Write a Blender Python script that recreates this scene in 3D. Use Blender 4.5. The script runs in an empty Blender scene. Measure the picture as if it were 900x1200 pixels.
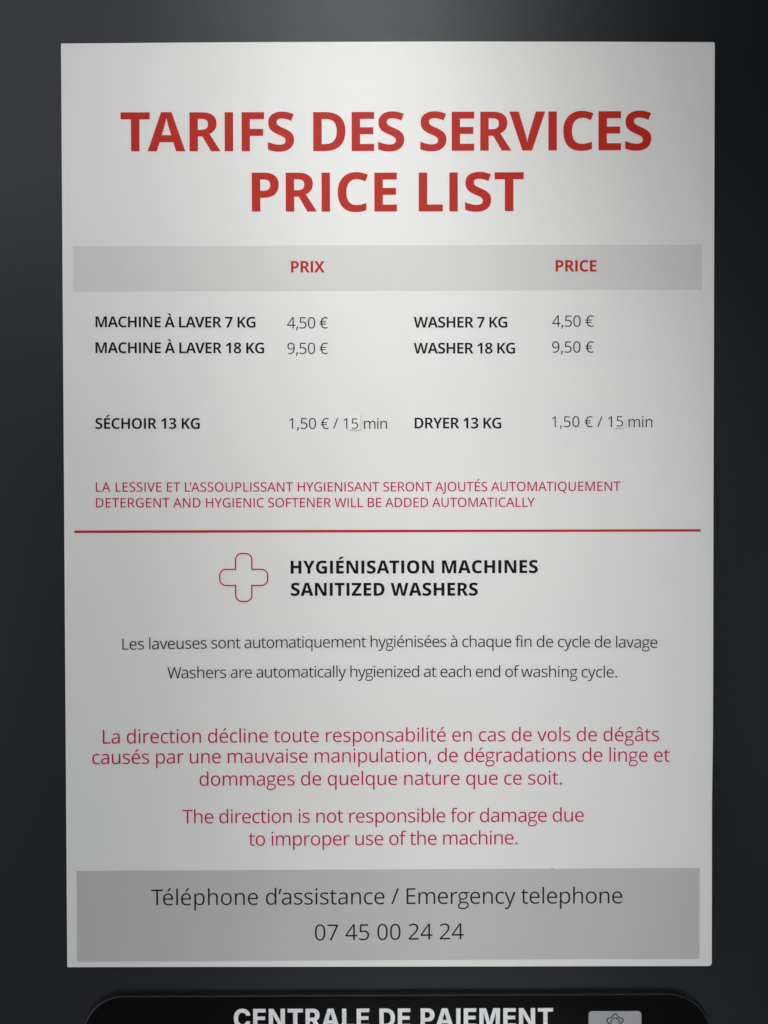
import bpy, bmesh, math
from mathutils import Vector
from mathutils.geometry import delaunay_2d_cdt

# ------------------------------------------------------------------ camera, lamps, exposure
scene = bpy.context.scene
C = scene.collection
cam_data = bpy.data.cameras.new("camera")
cam = bpy.data.objects.new("camera", cam_data)
C.objects.link(cam)
cam.location = (-0.002181, -0.369374, 0.002679)
cam.rotation_euler = (1.5583869, 0.0018133, -4.36e-05)
cam_data.sensor_fit = 'HORIZONTAL'
cam_data.sensor_width = 36.0
cam_data.lens = 37.2
cam_data.clip_start = 0.01
cam_data.clip_end = 50.0
scene.camera = cam

world = bpy.data.worlds.new("World")
scene.world = world
world.use_nodes = True
bg = world.node_tree.nodes["Background"]
bg.inputs["Color"].default_value = (0.92, 0.97, 1.0, 1)
bg.inputs["Strength"].default_value = 0.07

def area_lamp(name, loc, target, sx, sy, watts, color, spread=180.0):
    d = bpy.data.lights.new(name, 'AREA')
    d.shape = 'RECTANGLE'
    d.size, d.size_y = sx, sy
    d.energy = watts
    d.color = color
    d.spread = math.radians(spread)
    o = bpy.data.objects.new(name, d)
    C.objects.link(o)
    o.location = loc
    o.rotation_euler = (Vector(target) - Vector(loc)).to_track_quat('-Z', 'Y').to_euler()
    return o

# unseen broad fills added for overall brightness, narrow beams added for the bright streak
COOL, NEUTRAL, WARM = (0.94, 0.975, 1.0), (0.975, 0.985, 1.0), (1.0, 1.0, 0.965)
area_lamp("fill_left", (-1.2, -1.5, 1.0), (0, 0, 0), 0.8, 0.8, 6.8, NEUTRAL)
area_lamp("fill_left_low", (-0.9, -0.9, -1.5), (0, 0, 0), 0.6, 0.6, 0.6, NEUTRAL)
area_lamp("fill_left_side", (-1.4, -0.6, -0.3), (0, 0, -0.2), 0.5, 0.5, 8.3, COOL)
area_lamp("fill_below", (0.1, -1.0, -1.4), (0, 0, -0.1), 0.6, 0.6, 4.2, NEUTRAL)
area_lamp("fill_right", (0.9, -0.5, -0.3), (0.1, 0, -0.2), 0.3, 0.3, 1.15, COOL)
area_lamp("beam_upper", (-0.015, -1.1, 0.85), (-0.015, 0, 0.16), 0.04, 0.25, 0.069, WARM, 18)
area_lamp("beam_top", (-0.02, -0.6, 1.4), (-0.02, 0, 0.1), 0.05, 0.3, 0.09, WARM, 20)
area_lamp("beam_lower", (0.01, -1.1, 0.5), (0.02, 0, -0.12), 0.04, 0.4, 0.057, WARM, 14)
area_lamp("beam_right", (0.3, -1.1, 0.3), (0.13, 0, -0.1), 0.04, 0.3, 0.024, NEUTRAL, 16)
area_lamp("beam_left", (-0.25, -1.1, 0.9), (-0.08, 0, 0.2), 0.04, 0.25, 0.010, NEUTRAL, 20)

scene.view_settings.view_transform = 'Standard'
scene.view_settings.look = 'None'
scene.view_settings.exposure = 0.0
scene.view_settings.gamma = 1.0

# ------------------------------------------------------------------ lettering outlines (units: 1/1000 em)
GLYPHS = {
 300: {
  ' ': '260',
  ',': '241|176,116 7,-11 -16,-56 -20,-61 -24,-61 -23,-56 -59,0 14,61 15,65 12,63 9,56',
  '.': '261|74,50 2,20 5,16 9,11 18,11 22,4 23,-4 18,-11 9,-11 6,-16 2,-20 -2,-20 -6,-16 -9,-12 -18,-11 -23,-4 -22,4 -18,11 -9,12 -5,16',
  '/': '365|11,0 266,714 78,0 -266,-714',
  '0': '572|521,358 -4,-83 -9,-73 -11,-43 -14,-38 -17,-34 -21,-29 -24,-24 -28,-19 -32,-14 -36,-8 -40,-3 -49,5 -44,14 -38,24 -32,34 -26,42 -20,50 -14,59 -8,66 -3,74 2,73 8,65 13,59 19,50 25,42 31,34 28,19 32,14 36,8 40,3 51,-5 44,-15 38,-24 32,-33 26,-42 20,-51 14,-58 8,-66|130,358 2,-63 5,-56 9,-48 12,-41 17,-33 20,-26 26,-18 29,-11 35,-4 35,4 30,11 25,18 21,25 16,34 13,41 8,48 6,56 1,63 -1,62 -5,55 -9,48 -12,41 -16,33 -21,26 -25,19 -30,11 -36,4 -35,-4 -31,-11 -25,-19 -20,-26 -17,-34 -12,-40 -8,-48 -5,-55',
  '1': '572|350,0 -77,0 0,508 0,27 0,22 1,38 2,36 -28,-26 -15,-12 -18,-15 -82,-67 -42,54 193,149 66,0',
  '2': '572|516,0 -466,0 0,66 192,196 49,50 40,45 32,42 23,41 15,43 4,47 -4,38 -12,31 -20,25 -27,18 -31,10 -37,4 -48,-4 -43,-14 -40,-21 -41,-28 -43,53 30,23 32,20 35,16 37,13 39,7 42,3 42,-3 37,-7 34,-13 29,-18 25,-21 19,-26 15,-31 8,-33 3,-37 -5,-55 -17,-51 -27,-48 -35,-47 -44,-49 -51,-52 -157,-157 0,-4 366,0',
  '4': '572|553,166 -108,0 0,-166 -77,0 0,166 -346,0 0,67 341,485 82,0 0,-480 108,0|368,474 1,49 1,40 1,36 2,34 -4,0 -21,-42 -25,-39 -223,-314 268,0',
  '5': '572|275,436 46,-2 42,-9 38,-14 33,-19 28,-23 22,-29 17,-33 9,-38 4,-43 -4,-46 -11,-42 -17,-38 -25,-33 -30,-27 -36,-22 -42,-15 -48,-10 -52,-3 -54,3 -50,7 -44,13 -36,16 0,76 39,-19 47,-15 50,-10 49,-3 51,4 45,14 25,13 21,18 18,22 12,26 8,30 2,34 -2,34 -9,30 -13,25 -20,22 -25,17 -31,12 -38,8 -44,2 -32,-1 -35,-4 -33,-5 -27,-6 -40,26 27,335 355,0 0,-72 -287,0 -18,-218 21,4 27,4 31,3',
  '7': '572|143,0 293,642 -390,0 0,72 475,0 0,-61 -291,-653',
  '9': '572|517,410 -3,-81 -12,-77 -12,-49 -17,-44 -22,-42 -27,-36 -33,-31 -39,-26 -46,-19 -52,-11 -61,-4 -22,0 -26,2 -24,4 -20,4 0,69 19,-6 24,-4 48,-4 43,3 38,7 33,13 29,17 24,21 21,25 25,44 17,52 10,57 5,62 -5,0 -17,-23 -22,-21 -26,-18 -31,-14 -37,-9 -43,-3 -39,3 -36,9 -33,14 -29,19 -24,25 -19,30 -14,34 -8,39 -3,43 3,47 9,43 16,38 21,33 26,28 31,22 36,16 40,10 44,3 50,-5 47,-15 41,-26 35,-35 28,-44 22,-54 9,-41 6,-45|277,657 -41,-5 -36,-14 -30,-24 -18,-24 -13,-30 -7,-35 -3,-40 4,-44 12,-38 19,-31 20,-18 25,-13 29,-7 35,-3 31,2 29,7 26,11 33,23 24,29 15,31 5,32 -2,32 -7,33 -12,32 -17,30 -22,26 -28,20 -33,14',
  'E': '555|495,0 -397,0 0,714 397,0 0,-71 -316,0 0,-234 298,0 0,-71 -298,0 0,-267 316,0',
  'L': '521|98,0 0,714 81,0 0,-642 318,0 0,-72',
  'T': '549|315,0 -81,0 0,643 -225,0 0,71 530,0 0,-71 -224,0',
  'W': '921|906,714 -191,-714 -82,0 -142,484 -11,41 -10,39 -8,32 -3,13 -2,9 -2,-9 -2,-12 -7,-32 -9,-39 -12,-42 -139,-484 -81,0 -190,714 85,0 116,-451 11,-44 9,-42 7,-39 6,-38 7,39 8,42 11,43 11,43 130,447 83,0 134,-450 13,-45 10,-43 9,-40 6,-36 8,50 12,55 14,58 116,451',
  'a': '554|285,544 44,-3 39,-8 32,-13 27,-19 20,-25 14,-31 9,-38 3,-44 0,-363 -58,0 -16,80 -3,0 -23,-27 -24,-23 -26,-18 -30,-12 -36,-8 -43,-2 -46,4 -41,13 -23,13 -20,18 -16,21 -12,25 -7,29 -3,33 4,38 12,33 20,28 28,24 36,19 44,14 52,10 60,4 93,4 0,33 -3,42 -10,33 -17,23 -22,16 -29,9 -34,3 -40,-3 -39,-9 -73,-29 -24,61 38,17 45,15 48,10|312,261 -46,-4 -39,-7 -32,-9 -25,-13 -23,-22 -14,-28 -5,-33 4,-28 9,-23 16,-17 21,-13 25,-7 28,-2 46,4 39,13 33,23 20,22 14,28 8,32 3,38 0,49',
  'b': '611|165,568 -1,-63 -2,-27 -2,-21 5,0 27,34 37,28 30,14 35,8 41,3 48,-4 43,-13 37,-22 32,-30 26,-39 19,-48 11,-56 4,-64 -3,-57 -9,-51 -15,-44 -21,-38 -25,-31 -31,-25 -35,-18 -40,-10 -43,-4 -40,3 -35,8 -30,13 -36,27 -27,32 -6,0 -16,-73 -57,0 0,760 79,0|322,478 -36,-3 -31,-7 -26,-13 -20,-18 -17,-23 -12,-28 -8,-33 -5,-39 -2,-44 0,-5 2,-48 6,-41 11,-36 15,-30 21,-24 27,-16 34,-10 41,-4 35,4 31,10 26,17 21,24 17,30 11,37 8,42 2,49 -2,48 -7,43 -12,36 -16,29 -21,23 -26,17 -31,10',
  'c': '479|300,-10 -46,3 -43,10 -39,17 -34,23 -29,31 -23,37 -17,44 -10,51 -3,58 3,61 11,53 18,45 25,38 30,30 35,24 39,17 44,10 47,3 39,-2 38,-6 34,-9 27,-11 -24,-67 -26,9 -30,9 -31,5 -29,2 -35,-3 -32,-8 -27,-13 -23,-19 -18,-23 -15,-29 -10,-34 -6,-38 -2,-43 2,-41 5,-37 10,-33 14,-28 18,-24 22,-19 26,-13 30,-8 34,-3 41,2 36,7 32,9 30,12 0,-70 -28,-12 -32,-9 -36,-6',
  'd': '611|276,-10 -48,4 -43,13 -38,22 -32,30 -26,39 -19,47 -11,56 -3,64 3,65 12,56 19,48 26,40 33,31 38,22 43,13 48,5 40,-3 35,-8 29,-14 25,-17 21,-21 18,-22 5,0 -1,18 -2,24 -2,24 0,20 0,214 79,0 0,-760 -64,0 -12,78 -3,0 -18,-24 -21,-20 -25,-18 -30,-14 -35,-9|288,56 40,3 34,10 28,15 21,21 15,28 12,34 6,39 3,46 0,14 -3,48 -6,43 -11,36 -15,31 -21,24 -27,17 -34,10 -42,4 -35,-4 -30,-11 -26,-18 -21,-25 -17,-31 -12,-37 -7,-42 -2,-48 2,-46 7,-42 12,-35 16,-30 21,-23 26,-17 31,-10',
  'e': '561|291,545 44,-4 39,-10 35,-17 29,-23 25,-28 20,-34 14,-38 8,-42 3,-47 0,-49 -370,0 3,-45 9,-39 15,-33 20,-28 25,-22 30,-16 35,-9 39,-3 48,2 41,7 40,12 42,16 0,-70 -41,-16 -40,-11 -43,-6 -50,-2 -50,4 -44,10 -41,18 -36,24 -29,31 -24,38 -17,43 -11,50 -3,55 3,55 9,50 16,45 22,38 28,33 32,26 38,19 41,12|290,479 -41,-4 -34,-15 -29,-23 -23,-33 -15,-40 -9,-47 286,0 -3,45 -11,40 -18,32 -26,25 -22,11 -25,7',
  'f': '334|322,473 -133,0 0,-473 -79,0 0,473 -96,0 0,38 96,26 0,38 2,46 9,40 13,33 20,26 24,20 29,14 34,8 38,3 30,-1 27,-4 24,-6 20,-6 -20,-63 -37,10 -43,5 -28,-4 -23,-10 -18,-16 -12,-24 -8,-31 -2,-40 0,-40 133,0',
  'g': '527|178,-238 62,-4 56,4 48,9 60,21 32,17 23,21 21,32 18,40 11,48 -1,20 -4,20 -9,20 -15,23 -16,18 -20,17 -24,12 -36,9 -52,8 -88,5 -44,6 -20,11 -20,-2 -23,13 -9,12 -2,8 2,8 8,12 28,22 4,2 32,-10 32,-4 32,0 32,4 31,10 29,14 24,17 23,21 17,22 14,26 9,28 5,28 -1,32 -6,28 -14,32 -19,28 0,4 12,0 76,0 16,7 9,13 2,16 -8,16 -15,9 -196,1 -52,7 -40,-3 -28,-6 -28,-11 -20,-10 -24,-17 -19,-18 -16,-20 -14,-24 -8,-20 -6,-24 -3,-24 2,-28 6,-28 8,-20 14,-25 15,-19 21,-20 -22,-24 -13,-20 -6,-20 0,-24 5,-16 9,-16 30,-32 -46,-48 -26,-44 -11,-29 -7,-31 -3,-28 3,-24 6,-20 11,-20 14,-16 20,-17 20,-12 24,-10|200,-178 -40,6 -28,8 -24,14 -16,17 -7,19 1,24 7,32 13,28 22,30 52,49 68,-10 72,-3 56,-8 24,-6 17,-12 18,-20 10,-20 2,-16 -8,-32 -14,-32 -14,-20 -15,-13 -24,-11 -40,-14 -32,-7 -32,-4|232,242 -24,4 -28,10 -23,14 -18,16 -15,19 -10,21 -5,24 0,24 6,24 10,20 16,20 19,16 20,12 28,10 28,5 28,-1 28,-6 24,-9 20,-12 20,-18 16,-21 9,-20 5,-24 -1,-24 -7,-24 -10,-20 -16,-19 -20,-17 -24,-13 -24,-8 -24,-3',
  'h': '612|165,531 -1,-39 -4,-36 6,0 18,26 24,22 27,17 31,12 34,8 37,3 40,-2 35,-7 31,-11 27,-17 21,-21 17,-26 13,-31 7,-38 2,-42 0,-349 -78,0 0,343 -4,42 -10,34 -17,26 -24,18 -31,11 -39,4 -37,-3 -32,-7 -26,-13 -21,-17 -17,-22 -13,-27 -9,-32 -5,-36 -2,-40 0,-281 -79,0 0,760 79,0',
  'i': '251|165,535 0,-535 -79,0 0,535|126,735 18,-3 16,-10 10,-17 4,-23 -4,-22 -10,-17 -16,-10 -18,-3 -19,3 -15,10 -11,17 -3,22 3,23 11,17 15,10',
  'l': '251|165,0 -79,0 0,760 79,0',
  'm': '923|665,545 41,-3 36,-9 30,-14 25,-20 20,-27 14,-33 8,-41 3,-47 0,-351 -78,0 0,347 -3,40 -10,33 -15,25 -22,18 -28,11 -34,4 -36,-3 -31,-8 -26,-14 -20,-20 -16,-25 -11,-31 -7,-36 -2,-41 0,-300 -78,0 0,347 -3,40 -10,33 -16,25 -22,18 -27,11 -35,4 -33,-3 -28,-7 -24,-12 -20,-17 -15,-22 -12,-26 -8,-31 -5,-35 -2,-40 0,-285 -79,0 0,535 64,0 11,-76 5,0 18,25 22,22 26,16 28,13 32,7 34,3 38,-3 34,-7 30,-13 25,-18 20,-23 14,-29 5,0 19,29 24,23 29,18 32,13 33,7',
  'n': '612|338,545 45,-3 38,-9 33,-14 28,-21 21,-27 15,-33 9,-41 3,-48 0,-349 -78,0 0,343 -4,42 -10,34 -17,26 -24,18 -31,11 -39,4 -41,-3 -35,-10 -28,-16 -21,-21 -16,-28 -12,-34 -7,-40 -2,-45 0,-281 -79,0 0,535 64,0 11,-78 5,0 19,26 24,22 28,17 31,13 34,7',
  'o': '601|546,268 -4,-62 -13,-55 -21,-47 -28,-40 -35,-32 -43,-23 -49,-14 -54,-5 -51,5 -47,14 -42,23 -35,32 -29,40 -22,47 -13,55 -4,62 3,56 10,50 16,44 23,38 28,31 34,25 40,18 44,11 48,4 47,-4 43,-11 39,-18 34,-25 28,-32 23,-38 17,-44 10,-49|138,268 4,-60 13,-52 14,-29 17,-25 22,-20 27,-14 31,-9 35,-3 35,3 31,9 26,14 22,20 18,25 14,29 13,52 4,60 -2,41 -6,38 -9,33 -14,28 -18,24 -21,20 -27,14 -31,9 -35,3 -40,-4 -34,-10 -28,-18 -22,-24 -17,-30 -13,-36 -7,-41',
  'p': '611|336,545 48,-4 42,-13 37,-22 33,-30 26,-39 18,-47 12,-56 3,-65 -3,-57 -9,-51 -15,-45 -21,-38 -25,-32 -31,-24 -35,-18 -39,-10 -43,-4 -40,3 -35,9 -31,13 -25,18 -21,20 -17,22 -5,0 2,-22 1,-25 2,-25 0,-22 0,-220 -79,0 0,774 65,0 10,-81 4,0 17,24 21,22 26,18 30,15 36,9|322,478 -34,-3 -30,-7 -25,-12 -21,-17 -17,-21 -13,-27 -9,-31 -6,-36 -2,-41 0,-15 2,-43 5,-39 8,-34 13,-29 16,-24 21,-18 26,-14 31,-8 36,-3 32,3 28,9 24,15 20,21 17,25 13,30 12,51 4,60 -2,46 -7,40 -12,36 -16,30 -21,24 -26,18 -31,10',
  'q': '611|445,-9 0,20 1,24 2,24 2,20 -6,0 -27,-34 -37,-29 -30,-15 -36,-8 -42,-3 -46,4 -42,13 -37,22 -32,30 -26,39 -19,48 -11,56 -4,64 3,57 9,51 16,44 20,38 26,32 31,25 35,18 39,10 43,4 40,-3 35,-8 30,-14 36,-29 28,-33 4,0 11,77 64,0 0,-774 -80,0|287,56 35,3 31,7 26,12 21,16 17,22 12,27 9,31 6,36 2,40 0,17 -2,49 -7,43 -11,36 -15,30 -21,23 -28,17 -34,10 -40,4 -36,-4 -31,-11 -25,-18 -22,-25 -16,-32 -11,-36 -7,-42 -3,-46 2,-47 7,-41 12,-36 16,-30 21,-24 26,-17 31,-10',
  'r': '408|327,545 34,-2 32,-5 -11,-73 -29,5 -31,2 -32,-3 -29,-10 -27,-16 -23,-21 -19,-27 -15,-31 -9,-36 -3,-40 0,-288 -79,0 0,535 65,0 9,-99 4,0 18,29 21,26 26,22 29,17 33,11',
  's': '476|431,146 -3,-32 -9,-29 -14,-24 -19,-22 -24,-17 -30,-14 -33,-10 -38,-6 -42,-2 -52,2 -45,7 -38,11 -34,14 0,73 36,-16 43,-13 45,-10 47,-3 42,2 34,8 26,13 17,17 10,20 4,24 -3,21 -10,19 -16,17 -26,16 -35,16 -46,19 -48,19 -40,19 -33,21 -25,26 -11,20 -7,24 -2,28 3,32 10,28 17,24 24,20 41,21 47,12 56,4 47,-2 44,-7 41,-12 37,-14 -27,-64 -34,13 -36,11 -38,7 -39,2 -35,-2 -29,-6 -23,-10 -17,-14 -10,-18 -3,-20 3,-23 11,-18 18,-16 27,-15 36,-15 44,-18 47,-19 40,-19 33,-21 24,-26 11,-21 7,-24',
  't': '355|257,55 41,4 19,4 15,4 0,-61 -17,-7 -22,-5 -49,-4 -41,4 -36,11 -21,12 -19,17 -15,22 -11,26 -7,33 -2,39 0,319 -77,0 0,39 78,31 31,116 47,0 0,-124 158,0 0,-62 -158,0 0,-317 3,-31 7,-25 13,-20 17,-14 21,-8',
  'u': '612|526,535 0,-535 -65,0 -12,77 -4,0 -18,-26 -24,-22 -29,-17 -31,-12 -34,-8 -37,-2 -40,2 -35,7 -31,12 -26,16 -22,21 -17,26 -12,32 -7,36 -3,43 0,350 81,0 0,-345 3,-41 10,-33 17,-26 24,-19 31,-11 38,-4 38,3 31,7 27,13 22,17 17,22 12,27 9,32 6,36 1,40 0,282',
  'v': '497|203,0 -203,535 85,0 119,-326 16,-48 16,-49 6,-21 4,-19 4,0 5,19 6,22 16,49 16,47 119,326 85,0 -204,-535',
  'w': '772|424,315 -15,51 -12,47 -5,20 -4,17 -4,0 -3,-17 -5,-20 -12,-47 -15,-52 -100,-313 -89,0 -148,535 82,0 78,-298 15,-58 12,-53 5,-23 3,-20 3,0 7,29 8,36 10,38 11,37 99,312 86,0 96,-312 14,-48 13,-49 5,-22 3,-20 4,0 3,19 4,22 13,53 15,59 78,298 81,0 -148,-535 -91,0',
  'y': '499|1,535 84,0 119,-312 19,-53 16,-48 11,-44 4,0 8,29 11,35 27,81 113,312 86,0 -234,-615 -20,-46 -23,-39 -27,-32 -32,-24 -25,-11 -28,-6 -31,-2 -40,2 -30,6 0,64 26,-5 32,-2 28,3 24,8 21,15 17,19 15,24 13,29 30,76',
  'z': '468|428,0 -389,0 0,52 295,421 -276,0 0,62 365,0 0,-59 -292,-414 297,0',
  'à': '554|285,544 44,-3 39,-8 32,-13 27,-19 20,-25 14,-31 9,-38 3,-44 0,-363 -58,0 -16,80 -3,0 -23,-27 -24,-23 -26,-18 -30,-12 -36,-8 -43,-2 -46,4 -41,13 -23,13 -20,18 -16,21 -12,25 -7,29 -3,33 4,38 12,33 20,28 28,24 36,19 44,14 52,10 60,4 93,4 0,33 -3,42 -10,33 -17,23 -22,16 -29,9 -34,3 -40,-3 -39,-9 -73,-29 -24,61 38,17 45,15 48,10|312,261 -46,-4 -39,-7 -32,-9 -25,-13 -23,-22 -14,-28 -5,-33 4,-28 9,-23 16,-17 21,-13 25,-7 28,-2 46,4 39,13 33,23 20,22 14,28 8,32 3,38 0,49|248,766 13,-23 17,-27 37,-53 19,-25 16,-21 0,-11 -53,0 -19,16 -20,18 -41,41 -37,41 -15,19 -11,15 0,10',
  'â': '554|285,544 44,-3 39,-8 32,-13 27,-19 20,-25 14,-31 9,-38 3,-44 0,-363 -58,0 -16,80 -3,0 -23,-27 -24,-23 -26,-18 -30,-12 -36,-8 -43,-2 -46,4 -41,13 -23,13 -20,18 -16,21 -12,25 -7,29 -3,33 4,38 12,33 20,28 28,24 36,19 44,14 52,10 60,4 93,4 0,33 -3,42 -10,33 -17,23 -22,16 -29,9 -34,3 -40,-3 -39,-9 -73,-29 -24,61 38,17 45,15 48,10|312,261 -46,-4 -39,-7 -32,-9 -25,-13 -23,-22 -14,-28 -5,-33 4,-28 9,-23 16,-17 21,-13 25,-7 28,-2 46,4 39,13 33,23 20,22 14,28 8,32 3,38 0,49|317,766 15,-24 19,-26 46,-54 23,-25 20,-21 0,-10 -56,0 -26,20 -28,23 -54,52 -53,-52 -27,-23 -27,-20 -54,0 0,10 20,22 22,25 45,53 19,26 16,24',
  'é': '561|291,545 44,-4 39,-10 35,-17 29,-23 25,-28 20,-34 14,-38 8,-42 3,-47 0,-49 -370,0 3,-45 9,-39 15,-33 20,-28 25,-22 30,-16 35,-9 39,-3 48,2 41,7 40,12 42,16 0,-70 -41,-16 -40,-11 -43,-6 -50,-2 -50,4 -44,10 -41,18 -36,24 -29,31 -24,38 -17,43 -11,50 -3,55 3,55 9,50 16,45 22,38 28,33 32,26 38,19 41,12|290,479 -41,-4 -34,-15 -29,-23 -23,-33 -15,-40 -9,-47 286,0 -3,45 -11,40 -18,32 -26,25 -22,11 -25,7|428,756 -12,-15 -15,-19 -37,-41 -41,-41 -39,-34 -53,0 0,11 17,21 18,25 37,53 16,27 13,23 96,0',
  '’': '168|148,714 7,-11 -10,-37 -12,-40 -30,-81 -32,-76 -58,0 15,60 15,64 12,64 9,57',
  '€': '572|383,723 47,-2 45,-8 41,-14 40,-19 -33,-66 -30,15 -35,12 -37,10 -38,3 -37,-3 -34,-10 -30,-15 -26,-22 -23,-29 -19,-34 -16,-41 -11,-48 247,0 0,-59 -253,0 -1,-20 0,-21 0,-22 1,-22 227,0 0,-59 -220,0 15,-55 22,-47 19,-26 22,-21 26,-17 29,-13 33,-7 36,-2 38,2 39,7 37,10 32,12 0,-71 -32,-12 -35,-10 -39,-7 -45,-2 -50,3 -46,11 -40,17 -35,23 -31,30 -26,35 -21,41 -16,47 -12,52 -82,0 0,59 75,0 -1,21 -1,22 1,24 1,18 -75,0 0,59 81,0 11,53 16,48 20,43 26,37 31,32 36,25 40,19 46,11',
 },
 400: {
  ' ': '260',
  'A': '644|543,0 -83,216 -279,0 -82,-216 -99,0 276,717 92,0 276,-717|356,510 -5,12 -6,19 -13,45 -6,21 -5,15 -11,-41 -11,-40 -10,-31 -78,-210 222,0',
  'B': '652|303,714 63,-2 55,-8 47,-12 38,-18 30,-23 21,-31 13,-38 5,-45 -4,-40 -12,-35 -19,-30 -27,-24 -33,-18 -40,-11 0,-5 42,-10 38,-16 32,-23 25,-31 12,-25 7,-31 2,-35 -3,-41 -10,-37 -17,-32 -23,-28 -29,-23 -34,-18 -40,-14 -44,-7 -50,-3 -252,0 0,714|320,412 41,2 34,5 27,9 20,13 18,22 11,28 4,35 -5,34 -13,28 -22,20 -23,11 -30,7 -35,5 -41,2 -114,0 0,-221|192,333 0,-252 139,0 43,2 36,7 28,11 22,16 19,26 12,32 4,36 -4,34 -12,30 -13,17 -17,14 -23,12 -28,8 -34,5 -39,2',
  'C': '633|402,640 -52,-5 -48,-14 -41,-24 -35,-32 -27,-41 -21,-49 -12,-56 -4,-62 3,-55 9,-51 15,-45 21,-39 26,-33 33,-26 38,-19 45,-11 50,-4 46,2 43,6 83,21 0,-83 -41,-14 -43,-9 -46,-5 -55,-2 -53,3 -48,8 -43,14 -39,20 -44,34 -37,43 -28,51 -20,59 -13,65 -4,71 3,52 7,50 13,46 17,43 22,38 27,35 31,30 36,25 40,20 45,15 49,9 54,3 54,-3 52,-8 49,-13 43,-19 -37,-80 -36,14 -38,13 -43,9',
  'D': '730|670,365 -3,-58 -8,-53 -14,-48 -20,-43 -24,-38 -30,-33 -34,-28 -39,-23 -60,-23 -67,-13 -74,-5 -201,0 0,714 221,0 69,-4 63,-14 56,-22 49,-31 40,-39 33,-47 19,-41 13,-46 8,-50|568,361 -3,59 -10,51 -17,43 -24,37 -30,29 -36,23 -42,16 -47,10 -54,3 -113,0 0,-550 94,0 54,3 48,8 42,14 37,20 31,25 25,31 20,36 14,42 8,48',
  'E': '556|496,0 -400,0 0,714 400,0 0,-84 -304,0 0,-216 286,0 0,-83 -286,0 0,-247 304,0',
  'F': '520|192,0 -96,0 0,714 400,0 0,-84 -304,0 0,-245 285,0 0,-84 -285,0',
  'G': '729|404,380 251,0 0,-353 -58,-16 -59,-12 -64,-7 -71,-2 -54,3 -48,8 -45,14 -40,19 -47,34 -38,42 -31,51 -22,58 -13,66 -5,72 5,71 15,65 24,58 34,51 42,42 51,35 43,19 48,15 52,8 57,3 58,-3 56,-8 52,-13 48,-18 -36,-83 -40,16 -45,13 -48,9 -50,3 -53,-4 -48,-11 -42,-20 -37,-26 -30,-33 -24,-39 -17,-45 -11,-50 -3,-55 3,-54 9,-49 15,-45 21,-40 28,-33 35,-27 43,-20 50,-12 58,-4 42,1 36,4 31,5 27,7 0,205 -155,0',
  'H': '743|646,0 -97,0 0,330 -357,0 0,-330 -96,0 0,714 96,0 0,-300 357,0 0,300 97,0',
  'I': '288|96,0 96,0 0,714 -96,0',
  'J': '278|-2,-192 -23,1 -20,2 -33,10 0,80 34,-7 38,-3 25,3 23,8 20,14 16,21 10,30 3,40 0,707 97,0 0,-699 -3,-45 -8,-39 -13,-33 -18,-28 -22,-23 -26,-17 -30,-12 -34,-8',
  'L': '528|96,0 0,714 96,0 0,-629 310,0 0,-85',
  'M': '911|410,0 -229,619 -4,0 2,-23 2,-28 2,-68 1,-75 0,-425 -88,0 0,714 141,0 215,-580 4,0 219,580 140,0 0,-714 -95,0 0,431 1,70 3,65 2,29 1,23 -4,0 -232,-618',
  'N': '765|669,0 -114,0 -375,587 -4,0 2,-25 2,-29 3,-67 1,-72 0,-394 -88,0 0,714 113,0 373,-585 4,0 -1,20 -1,28 -3,70 -1,36 -1,33 0,398 90,0',
  'O': '782|722,358 -3,-54 -7,-50 -11,-46 -17,-43 -20,-39 -26,-35 -30,-30 -34,-25 -39,-20 -43,-14 -48,-9 -53,-3 -53,3 -49,9 -44,14 -39,21 -35,25 -29,29 -26,35 -20,39 -16,43 -11,47 -6,50 -3,54 4,70 12,64 20,58 29,51 36,42 45,35 40,20 44,15 49,8 53,3 52,-3 48,-8 43,-15 39,-19 44,-35 37,-43 29,-50 21,-59 12,-64|162,358 3,-56 8,-51 14,-45 19,-39 25,-33 31,-26 37,-19 43,-12 49,-4 50,4 43,12 37,19 31,26 24,33 19,39 14,45 8,51 3,56 -4,63 -10,55 -17,49 -24,41 -24,27 -30,21 -34,15 -40,9 -45,3 -49,-4 -44,-11 -37,-19 -31,-26 -25,-32 -19,-39 -14,-45 -8,-51',
  'P': '607|288,714 66,-3 55,-11 47,-17 36,-24 28,-31 21,-36 12,-42 4,-47 -4,-43 -11,-42 -19,-39 -28,-34 -25,-20 -29,-17 -34,-14 -39,-10 -45,-7 -51,-2 -80,0 0,-275 -96,0 0,714|281,632 -89,0 0,-275 70,0 41,2 36,5 32,8 26,11 22,15 17,19 12,23 7,27 2,32 -2,31 -8,27 -14,23 -18,19 -25,14 -30,11 -37,6',
  'Q': '782|722,358 -3,-56 -8,-52 -12,-49 -18,-44 -23,-40 -28,-35 -32,-30 -38,-24 -43,-19 171,-179 -136,0 -137,161 -12,-1 -12,0 -53,3 -49,9 -44,14 -39,21 -35,25 -29,29 -26,35 -20,39 -16,43 -11,47 -6,50 -3,54 4,70 12,64 20,58 29,51 36,42 45,35 40,20 44,15 49,8 53,3 52,-3 48,-8 43,-15 39,-19 44,-35 37,-43 29,-50 21,-59 12,-64|162,358 3,-56 8,-51 14,-45 19,-39 25,-33 31,-26 37,-19 43,-12 49,-4 50,4 43,12 37,19 31,26 24,33 19,39 14,45 8,51 3,56 -4,63 -10,55 -17,49 -24,41 -24,27 -30,21 -34,15 -40,9 -45,3 -49,-4 -44,-11 -37,-19 -31,-26 -25,-32 -19,-39 -14,-45 -8,-51',
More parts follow.
